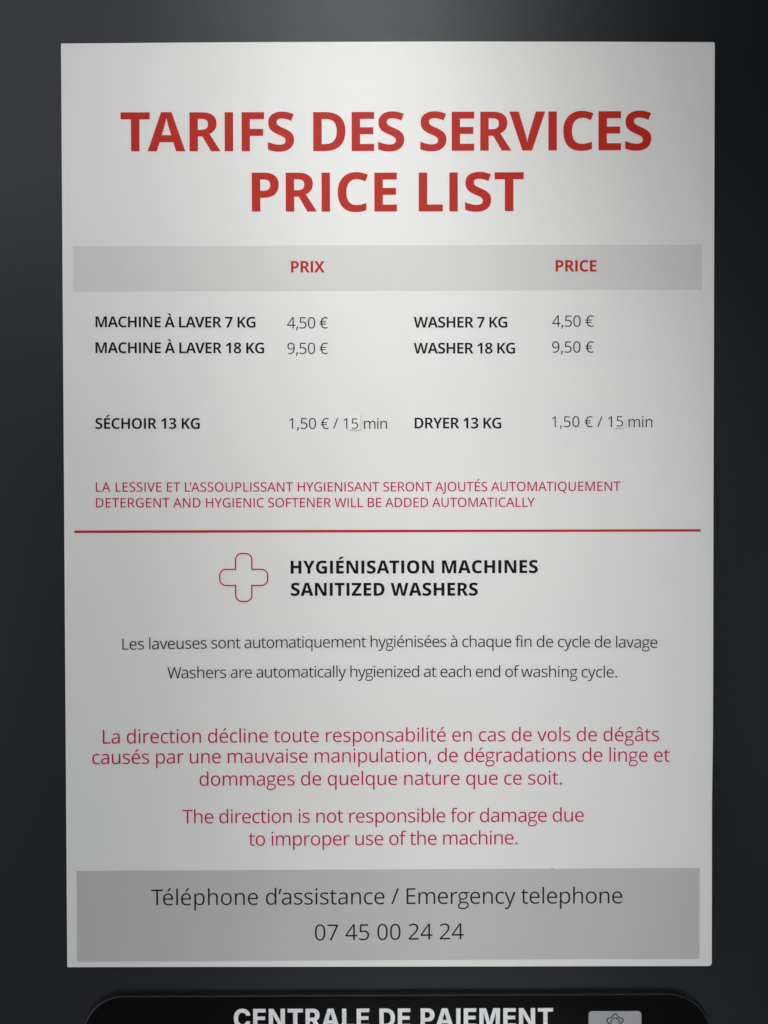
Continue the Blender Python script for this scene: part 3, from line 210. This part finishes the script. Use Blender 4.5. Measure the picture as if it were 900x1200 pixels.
# kind, text, weight, size, x0, x1, baseline z at left / middle / right (all mm on the sign), uneven letter spacing as (x, shift)
LINES = [
 ('title', 'TARIFS DES SERVICES', 700, 24.7, -121.58, 119.58, 162.35, 162.32, 162.49, [(-121.39, 0.0), (-98.88, 0.39), (-60.08, 1.16), (-34.86, 1.51), (13.65, 0.89), (56.33, 0.39), (119.58, 0.0)]),
 ('title', 'PRICE LIST', 700, 24.7, -62.05, 61.66, 135.01, 134.9, 134.98),
 ('head', 'PRIX', 700, 7.25, -44.31, -28.96, 107.35, 107.33, 107.32),
 ('head', 'PRICE', 700, 7.25, 76.17, 94.83, 107.56, 107.54, 107.52),
 ('svc', 'MACHINE À LAVER 7 KG', 600, 6.85, -133.53, -60.62, 82.66, 82.48, 82.33),
 ('svc', 'MACHINE À LAVER 18 KG', 600, 6.85, -133.61, -56.69, 70.9, 70.75, 70.6),
 ('svc', 'WASHER 7 KG', 600, 6.85, 11.52, 54.17, 82.2, 82.16, 82.13),
 ('svc', 'WASHER 18 KG', 600, 6.85, 11.5, 57.75, 70.4, 70.36, 70.32),
 ('svc', 'SÉCHOIR 13 KG', 600, 6.85, -133.9, -86.2, 36.37, 36.33, 36.29),
 ('svc', 'DRYER 13 KG', 600, 6.85, 11.89, 51.44, 36.31, 36.27, 36.23),
 ('price', '4,50 €', 300, 7.12, -46.18, -27.58, 81.96, 81.94, 81.92),
 ('price', '9,50 €', 300, 7.12, -46.07, -27.62, 70.35, 70.33, 70.32),
 ('price', '4,50 €', 300, 7.12, 74.63, 93.58, 82.52, 82.5, 82.48),
 ('price', '9,50 €', 300, 7.12, 74.64, 93.6, 70.72, 70.7, 70.68),
 ('price', '1,50 € / 1', 300, 6.9, -45.4, -18.86, 36.18, 36.15, 36.13),
 ('price', 'min', 300, 6.9, -11.22, -0.7, 36.11, 36.1, 36.09),
 ('price', '1,50 € / 1', 300, 6.9, 74.55, 101.99, 36.78, 36.75, 36.73),
 ('price', 'min', 300, 6.9, 109.55, 120.42, 36.71, 36.7, 36.69),
 ('note', 'LA LESSIVE ET L’ASSOUPLISSANT HYGIENISANT SERONT AJOUTÉS AUTOMATIQUEMENT', 400, 5.98, -133.85, 105.9, 7.66, 7.56, 7.62, [(-134.01, 0.0), (-125.81, 0.54), (-102.02, 0.89), (-43.12, 1.43), (-2.16, 0.74), (21.25, 0.39), (46.61, 0.0), (105.9, 0.0)]),
 ('note', 'DETERGENT AND HYGIENIC SOFTENER WILL BE ADDED AUTOMATICALLY', 400, 5.98, -133.82, 66.74, 0.44, 0.38, 0.39, [(-134.05, 0.0), (-99.72, 0.89), (-84.89, 1.08), (-56.41, 1.08), (-25.58, 0.89), (-10.75, 0.54), (-2.17, 0.39), (19.68, 0.15), (66.89, 0.0)]),
 ('hyg', 'HYGIÉNISATION MACHINES', 701, 8.32, -44.95, 68.2, -29.99, -29.97, -29.88),
 ('hyg', 'SANITIZED WASHERS', 701, 8.32, -44.83, 40.74, -40.12, -40.2, -40.2),
 ('info', 'Les laveuses sont automatiquement hygiénisées à chaque fin de cycle de lavage', 300, 7.2, -122.15, 122.97, -64.73, -63.78, -64.31, [(-122.34, 0.0), (-110.22, 0.39), (-82.45, 0.89), (-66.03, 0.89), (-8.94, 0.0), (28.22, -0.54), (57.94, -0.74), (67.71, -0.54), (77.49, -0.39), (94.31, -0.15), (122.85, 0.0)]),
 ('info', 'Washers are automatically hygienized at each end of washing cycle.', 300, 7.2, -101.57, 104.57, -77.94, -77.54, -77.92, [(-101.68, 0.0), (-72.73, 0.54), (-61.0, 0.54), (-18.74, 0.39), (15.69, -0.15), (40.72, -0.39), (53.64, -0.54), (61.07, -0.74), (88.06, -0.39), (104.5, 0.0)]),
 ('resp', 'La direction décline toute responsabilité en cas de vols de dégâts', 300, 8.75, -131.37, 123.86, -107.89, -107.26, -107.21),
 ('resp', 'causés par une mauvaise manipulation, de dégradations de linge et', 300, 8.75, -136.29, 128.78, -117.39, -116.69, -116.7),
 ('resp', 'dommages de quelque nature que ce soit.', 300, 8.75, -87.09, 79.31, -127.4, -127.24, -127.11),
 ('resp', 'The direction is not responsible for damage due', 300, 8.75, -94.97, 89.32, -144.79, -144.49, -144.26),
 ('resp', 'to improper use of the machine.', 300, 8.75, -64.62, 58.94, -155.1, -154.93, -154.65),
 ('tel', 'Téléphone d’assistance / Emergency telephone', 300, 10.3, -109.57, 107.04, -182.65, -182.25, -182.09, [(-109.69, 0.0), (-84.95, 0.58), (-57.47, 0.97), (0.25, 1.08), (6.53, 1.08), (40.69, 0.7), (60.71, 0.39), (107.04, 0.0)]),
 ('tel', '07 45 00 24 24', 300, 10.3, -34.35, 34.16, -198.99, -198.78, -198.56),
]
HEADER_BAND = [(-143.6, 119.49), (142.84, 119.75), (142.9, 99.11), (-143.62, 98.77)]
FOOTER_BAND = [(-143.82, -166.59), (142.72, -165.73), (142.77, -207.82), (-143.94, -208.68)]
DIVIDER = [(-143.8, -10.04), (142.62, -9.97), (142.63, -11.03), (-143.81, -11.17)]
STICKERS = [[(-18.07, 42.9), (-12.77, 42.89), (-12.78, 35.49), (-18.08, 35.5), (-16.87, 36.16), (-14.03, 36.16)], [(102.99, 42.8), (107.7, 42.79), (107.72, 36.13), (103.0, 36.14), (103.86, 36.96), (106.78, 36.95)]]
CROSS = [(-77.41, -20.71), (-55.47, -42.68), (-70.14, -27.95), (-62.71, -35.35)]
SPECK = [(74.83, -166.08)]
PANEL = [(-143.1, -227.74), (150.28, -226.88)]
PANEL_TEXT = [(-72.7, -242.56), (76.25, -242.36)]
ICON = [(92.85, -234.92), (117.41, -234.88), (105.12, -239.96)]


# ------------------------------------------------------------------ materials
def material(name, color, rough, spec=0.5, bump=0.0, bump_scale=900.0, mottle=0.0, mottle_scale=40.0, coat=0.0, tint=(1, 1, 1)):
    m = bpy.data.materials.new(name)
    m.use_nodes = True
    nt = m.node_tree
    b = nt.nodes["Principled BSDF"]
    b.inputs["Base Color"].default_value = (*color, 1)
    b.inputs["Roughness"].default_value = rough
    b.inputs["Specular IOR Level"].default_value = spec
    b.inputs["Specular Tint"].default_value = (*tint, 1)
    b.inputs["Coat Weight"].default_value = coat
    tc = nt.nodes.new("ShaderNodeTexCoord")
    if mottle > 0:
        n = nt.nodes.new("ShaderNodeTexNoise")
        n.inputs["Scale"].default_value = mottle_scale
        n.inputs["Detail"].default_value = 6
        nt.links.new(tc.outputs["Object"], n.inputs["Vector"])
        r = nt.nodes.new("ShaderNodeMapRange")
        r.inputs["From Min"].default_value = 0.25
        r.inputs["From Max"].default_value = 0.75
        r.inputs["To Min"].default_value = 1 - mottle
        r.inputs["To Max"].default_value = 1 + mottle
        nt.links.new(n.outputs["Fac"], r.inputs["Value"])
        mx = nt.nodes.new("ShaderNodeVectorMath")
        mx.operation = 'SCALE'
        mx.inputs[0].default_value = color
        nt.links.new(r.outputs["Result"], mx.inputs["Scale"])
        nt.links.new(mx.outputs["Vector"], b.inputs["Base Color"])
    if bump > 0:
        n2 = nt.nodes.new("ShaderNodeTexNoise")
        n2.inputs["Scale"].default_value = bump_scale
        n2.inputs["Detail"].default_value = 3
        nt.links.new(tc.outputs["Object"], n2.inputs["Vector"])
        bp = nt.nodes.new("ShaderNodeBump")
        bp.inputs["Strength"].default_value = bump
        bp.inputs["Distance"].default_value = 0.0002
        nt.links.new(n2.outputs["Fac"], bp.inputs["Height"])
        nt.links.new(bp.outputs["Normal"], b.inputs["Normal"])
    return m

WALL = material("dark_paint", (0.0036, 0.0043, 0.0066), 0.45, 0.50, 0.12, 1400.0, 0.06, 25.0, tint=(0.88, 0.93, 1.0))
PAPER = material("white_laminate", (0.79, 0.781, 0.768), 0.42, 0.7, 0.03, 700.0, 0.008, 30.0)
BAND = material("light_grey_print", (0.655, 0.648, 0.637), 0.42, 0.7, 0.03, 700.0)
BAND2 = material("grey_print", (0.52, 0.512, 0.503), 0.42, 0.7, 0.03, 700.0)
RED = material("red_ink", (0.50, 0.020, 0.010), 0.45, 0.15)
CRIMSON = material("crimson_ink", (0.52, 0.008, 0.052), 0.45, 0.10)
BLACK = material("black_ink", (0.006, 0.006, 0.007), 0.45, 0.12)
GREY = material("dark_grey_ink", (0.012, 0.012, 0.013), 0.45, 0.12)
SPECK_M = material("speck_ink", (0.30, 0.30, 0.30), 0.5, 0.2)
STICKER = material("sticker_paper", (0.825, 0.818, 0.805), 0.42, 0.75)
GLOSS = material("black_gloss", (0.0020, 0.0020, 0.0024), 0.16, 0.3, 0.02, 500.0)
RIM = material("lightened_panel_rim", (0.010, 0.010, 0.011), 0.5, 0.5)  # paler than the face, the edge's highlight is put into the colour
WHITE = material("pale_print", (0.80, 0.80, 0.81), 0.45, 0.2)
SILVER = material("silver_label", (0.36, 0.37, 0.40), 0.4, 0.5, 0.03, 600.0)
STICKER_EDGE = material("shaded_sticker_edge", (0.56, 0.555, 0.545), 0.6, 0.3)  # grey on the down-facing edge imitates the shadow line below each sticker


# a few dust specks in the wall paint
def add_dust(m):
    nt = m.node_tree
    b = nt.nodes["Principled BSDF"]
    tc = nt.nodes.new("ShaderNodeTexCoord")
    v = nt.nodes.new("ShaderNodeTexVoronoi")
    v.inputs["Scale"].default_value = 28.0
    nt.links.new(tc.outputs["Object"], v.inputs["Vector"])
    near = nt.nodes.new("ShaderNodeMapRange")
    near.inputs["From Min"].default_value = 0.010
    near.inputs["From Max"].default_value = 0.022
    near.inputs["To Min"].default_value = 1.0
    near.inputs["To Max"].default_value = 0.0
    nt.links.new(v.outputs["Distance"], near.inputs["Value"])
    sep = nt.nodes.new("ShaderNodeSeparateColor")
    nt.links.new(v.outputs["Color"], sep.inputs["Color"])
    some = nt.nodes.new("ShaderNodeMath")
    some.operation = 'GREATER_THAN'
    some.inputs[1].default_value = 0.86
    nt.links.new(sep.outputs["Red"], some.inputs[0])
    mul = nt.nodes.new("ShaderNodeMath")
    mul.operation = 'MULTIPLY'
    nt.links.new(near.outputs["Result"], mul.inputs[0])
    nt.links.new(some.outputs["Value"], mul.inputs[1])
    mix = nt.nodes.new("ShaderNodeMix")
    mix.data_type = 'RGBA'
    nt.links.new(mul.outputs["Value"], mix.inputs["Factor"])
    src = b.inputs["Base Color"].links[0].from_socket
    nt.links.new(src, mix.inputs["A"])
    mix.inputs["B"].default_value = (0.06, 0.06, 0.06, 1)
    nt.links.new(mix.outputs["Result"], b.inputs["Base Color"])
add_dust(WALL)

# ------------------------------------------------------------------ helpers
MM = 0.001
def link_mesh(name, verts, faces, mat, parent=None, label=None):
    me = bpy.data.meshes.new(name)
    me.from_pydata(verts, [], faces)
    me.materials.append(mat)
    me.update()
    o = bpy.data.objects.new(name, me)
    C.objects.link(o)
    if parent:
        o.parent = parent
    if label:
        o["label"] = label
    return o

def rounded(corners, radii, n=10):
    """outline (mm) of a polygon with each corner rounded by its own radius"""
    out = []
    k = len(corners)
    for i in range(k):
        p = Vector(corners[i]); a = Vector(corners[i - 1]); c = Vector(corners[(i + 1) % k])
        r = radii[i]
        if r <= 0:
            out.append(tuple(p)); continue
        u = (a - p).normalized(); w = (c - p).normalized()
        ang = u.angle(w)
        d = r / math.tan(ang / 2)
        s, e = p + u * d, p + w * d
        ctr = p + (u + w).normalized() * (r / math.sin(ang / 2))
        a0 = math.atan2(s.y - ctr.y, s.x - ctr.x)
        a1 = math.atan2(e.y - ctr.y, e.x - ctr.x)
        da = (a1 - a0 + math.pi) % (2 * math.pi) - math.pi
        for t in range(n + 1):
            q = a0 + da * t / n
            out.append((ctr.x + r * math.cos(q), ctr.y + r * math.sin(q)))
    return out

def plate(name, outline, y_front, thick, bevel, mat, parent=None, label=None, rim=None, down_only=False):
    """solid plate: outline in mm, front face at y_front (mm, towards the viewer is negative), bevelled rim"""
    bm = bmesh.new()
    vs = [bm.verts.new((x * MM, y_front * MM, z * MM)) for x, z in outline]
    f = bm.faces.new(vs)
    bm.normal_update()
    if f.normal.y > 0:
        f.normal_flip()
    ex = bmesh.ops.extrude_face_region(bm, geom=[f])
    moved = [g for g in ex['geom'] if isinstance(g, bmesh.types.BMVert)]
    bmesh.ops.translate(bm, verts=moved, vec=(0, 0, 0))
    for v in vs:
        v.co.y += thick * MM
    bmesh.ops.recalc_face_normals(bm, faces=bm.faces)
    if bevel > 0:
        edges = [e for e in bm.edges if all(v in moved for v in e.verts)]
        bmesh.ops.bevel(bm, geom=edges, offset=bevel * MM, segments=3, profile=0.5, affect='EDGES')
    me = bpy.data.meshes.new(name)
    bm.to_mesh(me); bm.free()
    me.materials.append(mat)
    if rim:
        me.materials.append(rim)
        for p in me.polygons:
            p.material_index = int(p.normal.z < -0.25 if down_only else p.normal.y > -0.99)
    o = bpy.data.objects.new(name, me)
    C.objects.link(o)
    if parent:
        o.parent = parent
    if label:
        o["label"] = label
    return o

def fill(loops, evenodd=False):
    """triangulated fill of closed 2-D loops: non-zero winding (letters) or even-odd (rings)"""
    P = []; E = []
    for lp in loops:
        n0 = len(P)
        P += [Vector(p) for p in lp]
        E += [(n0 + i, n0 + (i + 1) % len(lp)) for i in range(len(lp))]
    vo, eo, fo = delaunay_2d_cdt(P, E, [], 0, 1e-7)[:3]
    def winding(x, y):
        w = 0
        for lp in loops:
            for i in range(len(lp)):
                (x0, y0), (x1, y1) = lp[i - 1], lp[i]
                if (y0 <= y) != (y1 <= y) and x < x0 + (y - y0) / (y1 - y0) * (x1 - x0):
                    w += 1 if y1 > y0 else -1
        return w
    F = []
    for f in fo:
        w = winding(sum(vo[i].x for i in f) / len(f), sum(vo[i].y for i in f) / len(f))
        if (w % 2 if evenodd else w):
            F.append(tuple(f))
    return [(v.x, v.y) for v in vo], F

_cache = {}
def glyph(ch, w):
    """(advance, ink left, ink right, verts, faces) of one letter"""
    k = (ch, w)
    if k not in _cache:
        parts = GLYPHS[w][ch].split('|')
        loops = []
        for s in parts[1:]:
            x = y = 0; lp = []
            for t in s.split(' '):
                dx, dy = t.split(',')
                x += int(dx); y += int(dy)
                lp.append((x / 1000, y / 1000))
            loops.append(lp)
        V, F = fill(loops) if loops else ([], [])
        xs = [v[0] for v in V] or [0]
        _cache[k] = (int(parts[0]) / 1000, min(xs), max(xs), V, F)
    return _cache[k]

KERN = {'AV': -.03, 'LA': .0, 'AT': -.03, 'TA': -.05, 'L’': -.09, 'd’': .0, '’A': -.05, 'UT': 0, 'Té': -.07, 'PA': -.03,
        'VE': -.01, 'LT': -.06, 'LY': -.06, 'RV': -.01, 'AU': -.01, 'Wa': -.04, 'AL': 0, 'FT': 0, 'ry': 0, '’a': -.04, ',5': -.01}

def lettering(name, text, w, size, x0, x1, zL, zM, zR, y, mat, parent=None, label=None, stretch=1.0, shifts=()):
    """one printed line: ink runs from x0 to x1 (mm), baseline bends through zL, zM, zR, letters sit flat at y (mm)"""
    pen = 0.0; pos = []
    for i, ch in enumerate(text):
        if i:
            pen += KERN.get(text[i - 1] + ch, 0) * size
        pos.append(pen)
        pen += glyph(ch, w)[0] * size
    ink0 = glyph(text[0], w)[1] * size
    ink1 = pos[-1] + glyph(text[-1], w)[2] * size
    track = ((x1 - x0) - (ink1 - ink0)) / max(1, len(text) - 1)
    V = []; F = []
    for i, ch in enumerate(text):
        _, _, _, gv, gf = glyph(ch, w)
        base = len(V)
        ox = x0 - ink0 + pos[i] + track * i
        for (xa, da), (xb, db) in zip(shifts, shifts[1:]):
            if xa <= ox <= xb:
                ox += da + (db - da) * (ox - xa) / (xb - xa)
                break
        for gx, gz in gv:
            X = ox + gx * size
            t = (X - x0) / (x1 - x0)
            z = zL * (1 - t) * (1 - 2 * t) + zM * 4 * t * (1 - t) + zR * t * (2 * t - 1)
            V.append((X * MM, y * MM, (z + gz * size * stretch) * MM))
        F += [tuple(base + k for k in f) for f in gf]
    o = link_mesh(name, V, F, mat, parent, label)
    face_front(o)
    return o

def face_front(o):
    me = o.data
    if me.polygons and sum(p.normal.y * p.area for p in me.polygons) > 0:
        me.flip_normals()

def sheet(name, loops, y, mat, parent=None, label=None):
    V, F = fill(loops, True)
    o = link_mesh(name, [(x * MM, y * MM, z * MM) for x, z in V], F, mat, parent, label)
    face_front(o)
    return o

def empty(name, loc, label, cat):
    o = bpy.data.objects.new(name, None)
    o.empty_display_size = 0.05
    C.objects.link(o)
    o.location = loc
    o["label"] = label
    o["category"] = cat
    return o

# ------------------------------------------------------------------ the wall behind
bm = bmesh.new()
bmesh.ops.create_cube(bm, size=1.0)
for v in bm.verts:
    v.co = Vector((v.co.x * 3.0, v.co.y * 0.08 + 0.04, v.co.z * 2.6))
me = bpy.data.meshes.new("wall")
bm.to_mesh(me); bm.free()
me.materials.append(WALL)
wall = bpy.data.objects.new("wall", me)
C.objects.link(wall)
wall["kind"] = "structure"

# ------------------------------------------------------------------ the price list sign
SIGN_Y = -6.5            # front face of the board, mm in front of the wall
BAND_Y = SIGN_Y - 0.05   # printed bands
INK_Y = SIGN_Y - 0.10    # printed letters and rules
sign = empty("price_list_sign", (0, 0, 0), "white rectangular laundry price list board with red title on the dark wall", "sign")
W2, H2 = 148.5, 211.34
edge = rounded([(-W2, H2 - 0.1), (-70, H2 + 0.35), (20, H2 + 0.5), (90, H2 + 0.3), (W2, H2), (W2 + 0.05, 0), (W2 + 0.2, -105), (W2 - 0.12, -132), (W2, -H2), (-W2, -H2)], [0.5, 0, 0, 0, 1.0, 0, 0, 0, 1.6, 0.5], 6)
plate("board", edge, SIGN_Y, 6.4, 0.25, PAPER, sign)
sheet("header_band", [HEADER_BAND], BAND_Y, BAND, sign, "narrow light grey band behind the column headings")
sheet("footer_band", [FOOTER_BAND], BAND_Y, BAND2, sign, "tall grey band behind the telephone number")
sheet("divider_line", [DIVIDER], INK_Y, RED, sign, "long thin red rule across the board")
INK = {'title': (RED, "title_text", "big bold red lettering"), 'head': (RED, "column_heading", "small bold red heading"),
       'svc': (BLACK, "service_name", "bold black machine name"), 'price': (GREY, "price_text", "thin dark grey price"),
       'note': (CRIMSON, "notice_text", "small crimson capitals"), 'hyg': (BLACK, "heading_text", "bold black capitals beside the cross"),
       'info': (GREY, "paragraph_text", "thin dark grey sentence"), 'resp': (CRIMSON, "disclaimer_text", "thin crimson sentence"),
       'tel': (GREY, "telephone_text", "thin dark lettering on the grey band")}
for kind, text, w, size, x0, x1, zL, zM, zR, *rest in LINES:
    mat, name, lab = INK[kind]
    lettering(name, text, w, size, x0, x1, zL, zM, zR, INK_Y, mat, sign, lab, 1.0, rest[0] if rest else ())

# outlined cross with rounded arm ends
(cx0, cz1), (cx1, cz0), (ax0, az1), (ax1, az0) = CROSS
def cross_loop(d):
    L, R, T, B = cx0 - d, cx1 + d, cz1 + d, cz0 - d
    l, r, t, b = ax0 - d, ax1 + d, az1 + d, az0 - d
    q = 2.9 + d
    return rounded([(l, T), (r, T), (r, t), (R, t), (R, b), (r, b), (r, B), (l, B), (l, b), (L, b), (L, t), (l, t)],
                   [q, q, 0, q, q, 0, q, q, 0, q, q, 0], 10)
sheet("cross_symbol", [cross_loop(0.30), cross_loop(-0.30)], INK_Y, CRIMSON, sign, "outlined crimson cross with rounded arms")

# correction stickers carrying a new 5
for q, lab in zip(STICKERS, ("small white correction sticker showing a 5 in the left price column", "small white correction sticker showing a 5 in the right price column")):
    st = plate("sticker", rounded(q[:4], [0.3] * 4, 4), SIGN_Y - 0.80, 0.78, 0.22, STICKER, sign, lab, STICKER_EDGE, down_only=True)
    (a, z0), (b, z1) = q[4:]
    lettering("digit", "5", 300, 6.6, a, b, z0, (z0 + z1) / 2, z1, SIGN_Y - 0.85, GREY, st)

# nick on the upper edge of the grey footer band
sx, sz = SPECK[0]
sheet("print_speck", [[(sx + 0.42 * math.cos(a) * (1 + .2 * math.sin(2 * a)), sz + 0.34 * math.sin(a)) for a in [k * math.pi / 6 for k in range(12)]]],
      INK_Y, SPECK_M, sign, "tiny dark print flaw")

# ------------------------------------------------------------------ the payment panel under it
(pl, pt), (pr, pt2) = PANEL
panel = empty("payment_panel", (0, 0, -0.225), "glossy black rounded panel with pale lettering below the white board", "panel")
def low(o):
    o.matrix_parent_inverse = panel.matrix_basis.inverted()
    return o
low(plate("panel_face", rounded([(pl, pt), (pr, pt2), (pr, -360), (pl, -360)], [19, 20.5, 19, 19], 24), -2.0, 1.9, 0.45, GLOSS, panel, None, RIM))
(a, z0), (b, z1) = PANEL_TEXT
low(lettering("title_text", "CENTRALE DE PAIEMENT", 800, 11.6, a, b, z0, (z0 + z1) / 2, z1, -2.06, WHITE, panel, "bold pale grey capitals", 1.06))
(il, it), (ir, it2), (ix, iz) = ICON
tag = low(plate("label_plate", rounded([(il, it), (ir, it2), (ir, it2 - 26), (il, it - 26)], [1.6] * 4, 8), -2.3, 0.28, 0.1, SILVER, panel, "small silver grey label with a flower outline"))
def petals(r, amp, d):
    return [(ix + (r + d + amp * math.cos(5 * (t - math.pi / 2))) * math.cos(t), iz + (r + d + amp * math.cos(5 * (t - math.pi / 2))) * math.sin(t))
            for t in [k * 2 * math.pi / 120 for k in range(120)]]
f1 = sheet("flower_symbol", [petals(3.35, 0.55, 0.27), petals(3.35, 0.55, -0.27), petals(1.95, 0, 0.22), petals(1.95, 0, -0.22)], -2.36, BLACK, tag)
